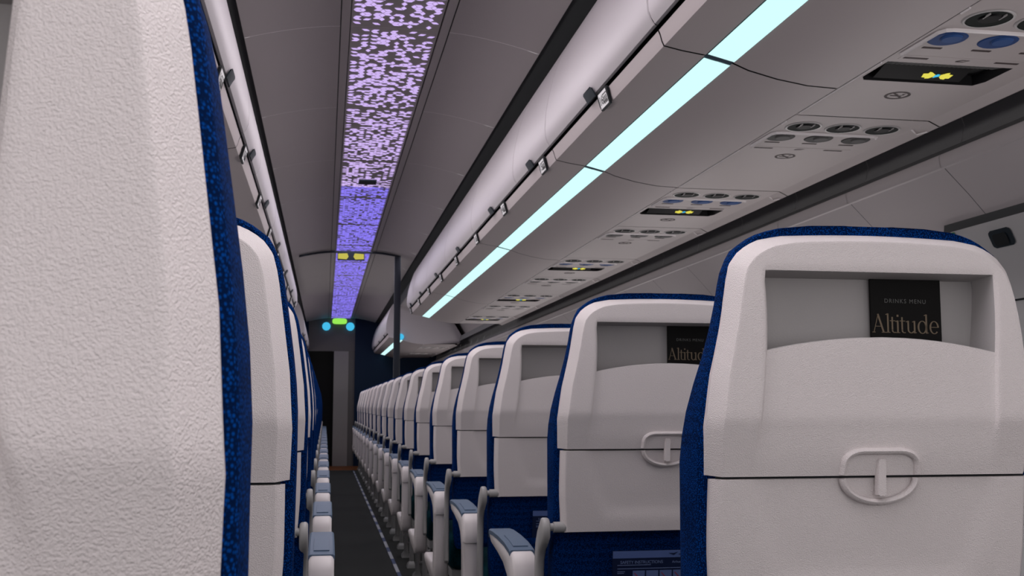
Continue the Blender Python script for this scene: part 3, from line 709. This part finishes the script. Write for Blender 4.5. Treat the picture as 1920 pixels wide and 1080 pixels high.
# ------------------------------------------------------------------ passenger service units (right side)
PX0, PX1, PZ = .900, 1.245, 1.563
PSUY = [(.90,False),(1.706,True),(2.473,False),(3.362,True),(4.114,False),(5.021,True),(5.793,False),(6.692,True),(7.45,False),(8.35,True)]
def ring(mb, cx, cy, z, r0, r1, dz0, dz1, n=24, mi=0):
    mb.loft([[(cx+r0*cos(2*pi*k/n), cy+r0*sin(2*pi*k/n), z+dz0) for k in range(n)], [(cx+r1*cos(2*pi*k/n), cy+r1*sin(2*pi*k/n), z+dz1) for k in range(n)]], mi=mi)
def disc(mb, cx, cy, z, r, n=24, mi=0, sy=1):
    mb.add([(cx+r*cos(2*pi*k/n), cy+sy*r*sin(2*pi*k/n), z) for k in range(n)], [tuple(range(n))], mi)
def make_psu(i, yv, sign, y0, y1):
    lab = ('overhead service panel with lit belt sign and blue lights, %s from the camera' if sign else 'overhead service panel with grey lights and no belt sign, %s from the camera') % NW[i//2 if sign or i < 9 else i//2-1]
    t = thing('service_panel', lab, 'service panel', (0, yv, 0), 'overhead service panels above the right seats')
    a, b = y0-yv+.003, y1-yv-.003
    m = MB()
    # face with a rectangular opening for the sign
    xs0, xs1, ys0, ys1 = .911, 1.190, .255, .380
    z = PZ
    if sign:
        def R_(x0, x1, ya, yb): m.quad((x0, ya, z), (x1, ya, z), (x1, yb, z), (x0, yb, z))
        R_(PX0, PX1, a, ys0); R_(PX0, PX1, ys1, b); R_(PX0, xs0, ys0, ys1); R_(xs1, PX1, ys0, ys1)
    else: m.quad((PX0, a, z), (PX1, a, z), (PX1, b, z), (PX0, b, z))
    # rolled outer lip, raised inner edge, ends
    m.loft([[(PX1, y_, z), (PX1+.005, y_, z-.002), (PX1+.028, y_, z-.013), (PX1+.033, y_, z-.012), (PX1+.035, y_, z-.006), (PX1+.035, y_, z+.06)] for y_ in (a, b)], closed=False)
    m.loft([[(PX0, y_, z), (PX0-.003, y_, z+.002), (PX0-.003, y_, z+.02)] for y_ in (a, b)], closed=False)
    m.box(PX0-.003, PX1+.02, a, b, z+.05, z+.06)
    for y_ in (a, b): m.quad((PX0, y_, z), (PX1+.02, y_, z+.012), (PX1+.02, y_, z+.05), (PX0, y_, z+.05))
    # raised bezel line round the lights, pale colour painting its edge highlight
    pth = [(.912,.205),(.914,.075),(.921,.062),(.934,.058),(1.185,.058),(1.197,.063),(1.200,.075)]
    m.sweep([(x, y_, z-.0005) for x, y_ in pth], .0030, .0060, (0,0,1), mi=1)
    m.sweep([(PX0-.001, y_, z-.0015) for y_ in (a+.05, -.02)], .0022, .0026, (0,0,1), mi=1)  # pale dashes painting the highlight along the inner edge
    m.sweep([(PX0-.001, y_, z-.0015) for y_ in (.26, b-.02)], .0016, .0022, (0,0,1), mi=1)
    # groove strip with small printed bars
    m.box(.922, 1.200, .212, .238, z-.0006, z+.001, 0)
    for cx in (.955, 1.155): m.box(cx-.026, cx+.026, .222, .230, z-.0012, z, 2)
    for cx in (.953, 1.058, 1.162): m.box(cx-.020, cx+.020, .160, .168, z-.0008, z, 2)
    vs, fs = stroke([(1.045,.232),(1.055,.222),(1.070,.222),(1.062,.232),(1.045,.232)], .0016); m.add([(x, y_, z-.0012) for x, y_, _ in vs], fs, 2)
    m.sweep([(PX1+.002, -.02, z-.002), (PX1+.020, -.012, z-.011), (PX1+.026, -.05, z-.013)], .003, .002, (0,0,1), mi=1)
    link('panel', m.mesh('panel', [M['psu'], M['seam'], M['mark']], 0), t)
    for cx in (.966, 1.071, 1.176):
        v = MB(); n = 28
        ring(v, cx, 0, z, .046, .044, -.0004, -.0022, n, 1); ring(v, cx, 0, z, .044, .0405, -.0022, -.0018, n, 1); ring(v, cx, 0, z, .0405, .039, -.0018, .001, n, 0)
        ring(v, cx, 0, z, .039, .026, -.0012, .0-.0008, n, 0)
        v2 = MB()
        disc(v, cx, 0, z-.0008, .027, n, 0)
        o = link('air_vent', v.mesh('air_vent', [M['vent'], M['ventrim']], 30), t); o['label'] = 'dark round air vent'
        ring(v2, cx, -.004, z, .022, .019, -.0009, -.0035, 18, 0); disc(v2, cx, -.004, z-.0035, .019, 18, 0)
        for sx in (-.016, .016): v2.box(cx+sx-.0006, cx+sx+.0006, -.030, -.006, z-.0042, z-.001, 1)
        link('nozzle', v2.mesh('nozzle', [M['black'], M['ventrim']], 30), o)
    for cx in (.953, 1.058, 1.162):
        v = MB(); yl = .110
        ring(v, cx, yl, z, .0375, .035, -.0003, -.002, 24); disc(v, cx, yl, z-.002, .035, 24)
        o = link('reading_light', v.mesh('reading_light', M['rlb'] if sign else M['rlg'], 30), t); o['label'] = ('blue' if sign else 'grey')+' round reading light'
        v = MB(); ring(v, cx+.002, yl-.010, z-.002, .0205, .018, -.0002, -.004, 20); disc(v, cx+.002, yl-.010, z-.006, .018, 20)
        link('lens', v.mesh('lens', M['rlb2'] if sign else M['rlg2'], 40), o)
    yn = .475 if sign else .312
    v = MB(); cx = 1.055; n = 28
    v.loft([[(cx+r*cos(2*pi*k/n), yn+r*sin(2*pi*k/n), z-.0008) for k in range(n)] for r in (.0285, .0225)])
    vs, fs = stroke([(cx-.016, yn-.016), (cx+.016, yn+.016)], .0026); v.add([(x, y_, z-.0009) for x, y_, _ in vs], fs)
    v.box(cx-.016, cx+.006, yn+.001, yn+.006, z-.0008, z-.0004); v.box(cx+.008, cx+.0105, yn+.001, yn+.006, z-.0008, z-.0004)
    vs, fs = stroke([(cx+.009, yn-.002), (cx+.013, yn-.006), (cx+.007, yn-.010), (cx+.012, yn-.015)], .0016); v.add([(x, y_, z-.0008) for x, y_, _ in vs], fs)
    o = link('no_smoking_mark', v.mesh('no_smoking_mark', M['mark']), t); o['label'] = 'brown no smoking symbol'
    if sign:
        g = MB(); dz = .020
        g.loft([[(x, y_, z) for x, y_ in ((xs0,ys0),(xs1,ys0),(xs1,ys1-.03),(xs1-.012,ys1),(xs0+.012,ys1),(xs0,ys1-.02))], [(x, y_, z+dz) for x, y_ in ((xs0+.006,ys0+.01),(xs1-.006,ys0+.01),(xs1-.010,ys1-.03),(xs1-.018,ys1-.008),(xs0+.018,ys1-.008),(xs0+.006,ys1-.02))]], cap1=True)
        for (x, y_), (x2, y2), (x3, y3) in (((xs1, ys1-.03), (xs1-.012, ys1), (xs1, ys1)), ((xs0, ys1-.02), (xs0+.012, ys1), (xs0, ys1))):
            g.add([(x, y_, z), (x2, y2, z), (x3, y3, z)], [(0,1,2)], 1)
        o = link('belt_sign', g.mesh('belt_sign', [M['black'], M['psu']]), t); o['label'] = 'black sign recess'
        g = MB()
        for k in range(24): x_ = xs0+.012+k*.0108; g.add([(x_, ys0+.004, z+.003), (x_+.0055, ys0+.004, z+.003), (x_+.0055, ys0+.052, z+.013), (x_, ys0+.052, z+.013), (x_, ys0+.004, z+.008), (x_+.0055, ys0+.004, z+.008), (x_+.0055, ys0+.052, z+.018), (x_, ys0+.052, z+.018)], [(0,1,2,3),(0,4,5,1),(1,5,6,2),(2,6,7,3),(3,7,4,0)])
        link('grille', g.mesh('grille', M['grille']), o)
        # display tilted to face aft, with the lit belt hands
        g = MB(); ydn, ydf = ys0+.058, ys1-.010
        dd = lambda x, v, e=0: (x, lerp(ydn, ydf, v if e == 0 else .30+.62*v)-e*.4, lerp(z+dz-.003, z+.003, v if e == 0 else .30+.62*v)-e)
        g.add([dd(.94, 0), dd(1.14, 0), dd(1.14, 1), dd(.94, 1)], [(0,1,2,3)])
        link('display', g.mesh('display', M['black']), o)
        g = MB(); c0 = 1.076
        for sg in (-1, 1):
            f = lambda u: c0+sg*u*.86
            g.add([dd(f(.040),.38,.0008), dd(f(.024),.33,.0008), dd(f(.024),.80,.0008), dd(f(.037),.78,.0008)], [(0,1,2,3)])
            g.add([dd(f(.027),.16,.001), dd(f(.020),.20,.001), dd(f(.008),.42,.001), dd(f(.008),.66,.001), dd(f(.016),.86,.001), dd(f(.026),.90,.001), dd(f(.030),.62,.001)], [(0,1,2,3,4,5,6)])
            for j in range(3): g.add([dd(f(.007),.40+.1*j,.0012), dd(f(.013),.36+.1*j,.0012), dd(f(.013),.42+.1*j,.0012), dd(f(.007),.46+.1*j,.0012)], [(0,1,2,3)])
        g.add([dd(c0-.006,.50,.001), dd(c0-.001,.36,.001), dd(c0+.005,.40,.001), dd(c0+.005,.62,.001), dd(c0-.001,.70,.001), dd(c0-.006,.80,.001)], [(0,1,2,3,4,5)], 1)
        ob = link('belt_symbol', g.mesh('belt_symbol', [M['belty'], M['beltc']]), o); ob['label'] = 'lit yellow hands fastening a cyan buckle'
    return t
for i, (yv, sg) in enumerate(PSUY):
    if i == 0: continue
    nxt = PSUY[i+1][0] if i+1 < len(PSUY) else 9.06+.1
    make_psu(i-1 if sg else i-2, yv, sg, yv-.10, nxt-.10)
make_psu(10, 12.9, False, 12.21, 13.7)
make_psu(12, 14.4, False, 13.72, 15.2)

# ------------------------------------------------------------------ side walls
CH = [(1.294,1.60),(1.31,1.66),(1.365,1.665),(1.40,1.635),(1.415,1.59),(1.405,1.545),(1.372,1.516),(1.362,1.511)]
LEDGE = [(1.362,1.511),(1.350,1.512),(1.343,1.509),(1.340,1.502),(1.342,1.480),(1.346,1.475),(1.355,1.474)]
WALL = [(1.355,1.474),(1.42,1.408),(1.47,1.352),(1.53,1.215),(1.565,1.0),(1.575,.75),(1.56,.4),(1.53,0)]
WS = [2.99+.503*i for i in range(-9, 26)]
for s, nm in ((1, 'right'), (-1, 'left')):
    m = MB()
    e = [YA]+[w for w in WS if YA < w < YB]+[YB]
    for prof, mi in ((CH, 1), (LEDGE, 2), (WALL, 0)):
        for a, b in zip(e, e[1:]):
            m.loft([[(mx(x, s), y_, z) for x, z in prof] for y_ in (a+.0012, b-.0012)], closed=False, mi=mi)
            m.loft([[(mx(x+.0015, s), y_, z+.0005) for x, z in prof] for y_ in (b-.010, b+.010)], closed=False, mi=3 if mi else 4)
    if s < 0:  # ceiling of the row space on the left, seen only edge on
        m.loft([[(mx(x, s), y_, z) for x, z in ((.885,1.566),(.95,1.566),(1.29,1.566),(1.294,1.60))] for y_ in (YA, 9.06)], closed=False, mi=0)
    else:
        m.loft([[(mx(x, s), y_, z) for x, z in ((.899,1.60),(1.294,1.60))] for y_ in (YA, 9.06)], closed=False, mi=1)
    m.loft([[(mx(x, s), y_, z) for x, z in ((.60,1.985),(1.2,1.98),(1.42,1.60))] for y_ in (9.06, YB)], closed=False, mi=0)
    struct(link('wall_'+nm, m.mesh('wall_'+nm, [M['wall'], M['chan'], M['wall'], M['wall'], M['latch']], 35)))

# overwing exit hatch on the right wall
def wallpt(v, y_, off=0):
    """v = height z on the wall; off = towards the aisle"""
    for (x0, z0), (x1, z1) in zip(WALL, WALL[1:]):
        if z1 <= v <= z0:
            t = (z0-v)/(z0-z1); n = Vector((z0-z1, x1-x0)).normalized()
            return (lerp(x0, x1, t)-n.x*off, y_, v-n.y*off)
t = thing('exit_hatch', 'grey overwing exit hatch with dark seal in the right wall', 'exit hatch', (0,0,0))
def patch(y0, y1, z0, z1, off, r=.05, n=14):
    """rounded patch following the wall"""
    zs = [lerp(z0, z1, i/n) for i in range(n+1)]; rows_ = []
    for z in zs:
        c = 0
        for e in (z-z0, z1-z):
            if e < r: c = r-math.sqrt(max(0, r*r-(r-e)**2))
        rows_.append([wallpt(z, lerp(y0+c, y1-c, j/6), off) for j in range(7)])
    return rows_
m = MB(); m.loft(patch(1.98, 2.70, .42, 1.362, .006, .035, 30), closed=False); link('seal', m.mesh('seal', M['seal']), t)
m = MB(); R_ = patch(1.995, 2.678, .435, 1.342, .012, .03, 30); m.loft(R_, closed=False)
link('panel', m.mesh('panel', M['hatch']), t)
m = MB(); m.loft(patch(2.405, 2.497, 1.276, 1.320, .0145, .012, 10), closed=False); m.loft(patch(2.425, 2.482, 1.280, 1.310, .017, .008, 8), closed=False, mi=1)
o = link('handle_recess', m.mesh('handle_recess', [M['latch'], M['gap']]), t); o['label'] = 'dark handle recess'
m = MB(); m.loft(patch(2.628, 2.674, 1.308, 1.340, .014, .001, 2), closed=False); m.loft(patch(2.628, 2.674, 1.255, 1.308, .014, .001, 2), closed=False, mi=1)
m.loft(patch(2.645, 2.655, 1.314, 1.334, .0146, .001, 2), closed=False, mi=1)
o = link('exit_placard', m.mesh('exit_placard', [M['green'], M['lime']]), t); o['label'] = 'green and yellow exit instruction sticker'
m = MB(); m.loft(patch(1.995, 2.678, 1.137, 1.142, .0135, .001, 2), closed=False); link('joint_line', m.mesh('joint_line', M['gap']), t)
m = MB(); L = []
for r, off in ((1.0,.012),(.98,.024),(.90,.026),(.86,.016)):
    L.append([wallpt(.99+.135*r*math.copysign(abs(sin(a))**.6, sin(a)), 2.22+.14*r*math.copysign(abs(cos(a))**.6, cos(a)), off) for a in [2*pi*k/36 for k in range(36)]])
m.loft(L, cap1=True); link('window_surround', m.mesh('window_surround', M['bin'], 40), t)

# ------------------------------------------------------------------ divider, far end
t = thing('cabin_divider', 'thin dark cabin divider with header rail and navy post', 'divider', (0, 8.92, 0))
m = MB(); xs = [lerp(-.43, .40, i/16) for i in range(17)]
m.loft([[(x, -.012, min(cz(x), 2.16)-.022) for x in xs], [(x, -.012, cz(x)-.006) for x in xs], [(x, .012, cz(x)-.006) for x in xs], [(x, .012, cz(x)-.022) for x in xs], [(x, -.012, cz(x)-.022) for x in xs]], closed=False)
link('header_rail', m.mesh('header_rail', M['post']), t)
for x in (.375,):
    m = MB(); m.prism([(-.02,0),(.02,0),(.02,cz(x)-.02),(-.02,cz(x)-.02)], x-.026, x+.026, bev=.004); link('post', m.mesh('post', M['post']), t)
t = thing('belt_sign_box', 'hanging lit seat belt sign under the divider rail above the aisle', 'sign', (-.01, 8.90, 2.09))
m = MB(); m.box(-.11, .11, -.015, .01, -.032, .036); link('box', m.mesh('box', M['latch']), t)
m = MB()
for sg in (-1, 1): m.add([(sg*u, -.0165, w) for u, w in ((.105,-.022),(.035,-.026),(.02,-.004),(.03,.024),(.105,.020))], [(0,1,2,3,4)])
o = link('belt_symbol', m.mesh('belt_symbol', emit('far_belt_yellow', lin(196,186,84), 1.0)), t); o['label'] = 'lit yellow belt symbol'

m = MB()
m.box(-1.6, -.45, YB-.05, YB+.05, 0, 2.2, 0)
m.box(-.45, -.08, YB+.3, YB+.35, 0, 1.70, 1)          # dark doorway, set back
m.box(-.45, -.44, YB, YB+.3, 0, 1.70, 1); m.box(-.09, -.08, YB, YB+.3, 0, 1.70, 1)
m.box(-.45, .22, YB-.02, YB+.05, 1.66, 2.2, 2)
m.box(-.08, .13, YB-.02, YB+.06, 0, 1.66, 3)
m.box(.13, .22, YB-.01, YB+.06, 0, 1.66, 2)
m.box(.22, 1.6, YB-.05, YB+.05, 0, 2.2, 0)
m.box(-.45, -.08, YB, YB+.35, -.02, 0, 1)
struct(link('wall_front', m.mesh('wall_front', [M['navy'], M['door'], M['dkgrey'], M['pillar']])))
m = MB(); L = []
for d, r in ((-.03,1),(.0,1),(.0,1)):
    L.append([(.105*math.copysign(abs(cos(a))**.5, cos(a))*r, d, .042*math.copysign(abs(sin(a))**.6, sin(a))*r) for a in [2*pi*k/24 for k in range(24)]])
m.loft(L[:2], cap0=True, cap1=True)
tag(link('exit_sign', m.mesh('exit_sign', M['sgreen']), None, (-.008, YB-.06, 2.095)), 'glowing green exit sign high at the far end of the aisle', 'exit sign')
for x, nm in ((-.198, 'left'), (.147, 'right')):
    m = MB(); m.cyl((0,-.01,0), (0,.03,0), .060, 20)
    tag(link('call_lamp', m.mesh('call_lamp', M['sblue']), None, (x, YB-.06, 2.02)), 'small round blue lamp just %s of the green exit sign' % nm, 'lamp', 'blue lamps beside the exit sign')
m = MB(); m.cyl((0,-.01,0), (0,.03,0), .035, 16)
tag(link('call_lamp', m.mesh('call_lamp', M['sblue']), None, (.63, 12.18, 1.64)), 'tiny round blue lamp beside the navy divider post', 'lamp')

# ------------------------------------------------------------------ lights: unseen fills added at the ceiling panels, bin coves and side walls
def area(loc, sx, sy, e, col=(1,.93,.96), rot=(0,0,0), spread=180):
    l = bpy.data.lights.new('ceiling_lamp', 'AREA'); l.shape = 'RECTANGLE'; l.size = sx; l.size_y = sy; l.energy = e; l.color = col; l.spread = radians(spread)
    o = bpy.data.objects.new('ceiling_lamp', l); COL.objects.link(o); o.location = loc; o.rotation_euler = rot
    return o
for i in range(17):
    y_ = -1.2+i*1.0
    k_ = 1 if y_ < 5 else .68
    area((XC, y_, CZ-.006), .30, .9, 2.9*k_)  # added fill at the light panels; the rhombs alone light too little
    for s_ in (1, -1): area((mx(.44, s_), y_, 2.075), .10, .9, 1.7*k_, (1,.94,.97), (0, radians(42)*s_, 0), 76)  # added fill beside the dark coves, brightens aisle-facing seat rims
for i in range(8):
    y_ = -.6+i*2.0
    for s_ in (1, -1):
        o = area((mx(1.545, s_), y_, 1.02), 1.7, .34, 4.6, (1,.95,.95), (radians(90-4), 0, radians(90*s_))); o.name = 'window_daylight'  # unseen fill added at window height to lift bin and panel undersides
w = bpy.data.worlds.new('world'); sc.world = w; w.use_nodes = True
w.node_tree.nodes['Background'].inputs['Color'].default_value = (.95,.93,.95,1); w.node_tree.nodes['Background'].inputs['Strength'].default_value = 1.0
vs_ = sc.view_settings; vs_.view_transform = 'Standard'; vs_.look = 'None'; vs_.gamma = 1; vs_.use_curve_mapping = False; vs_.exposure = 0
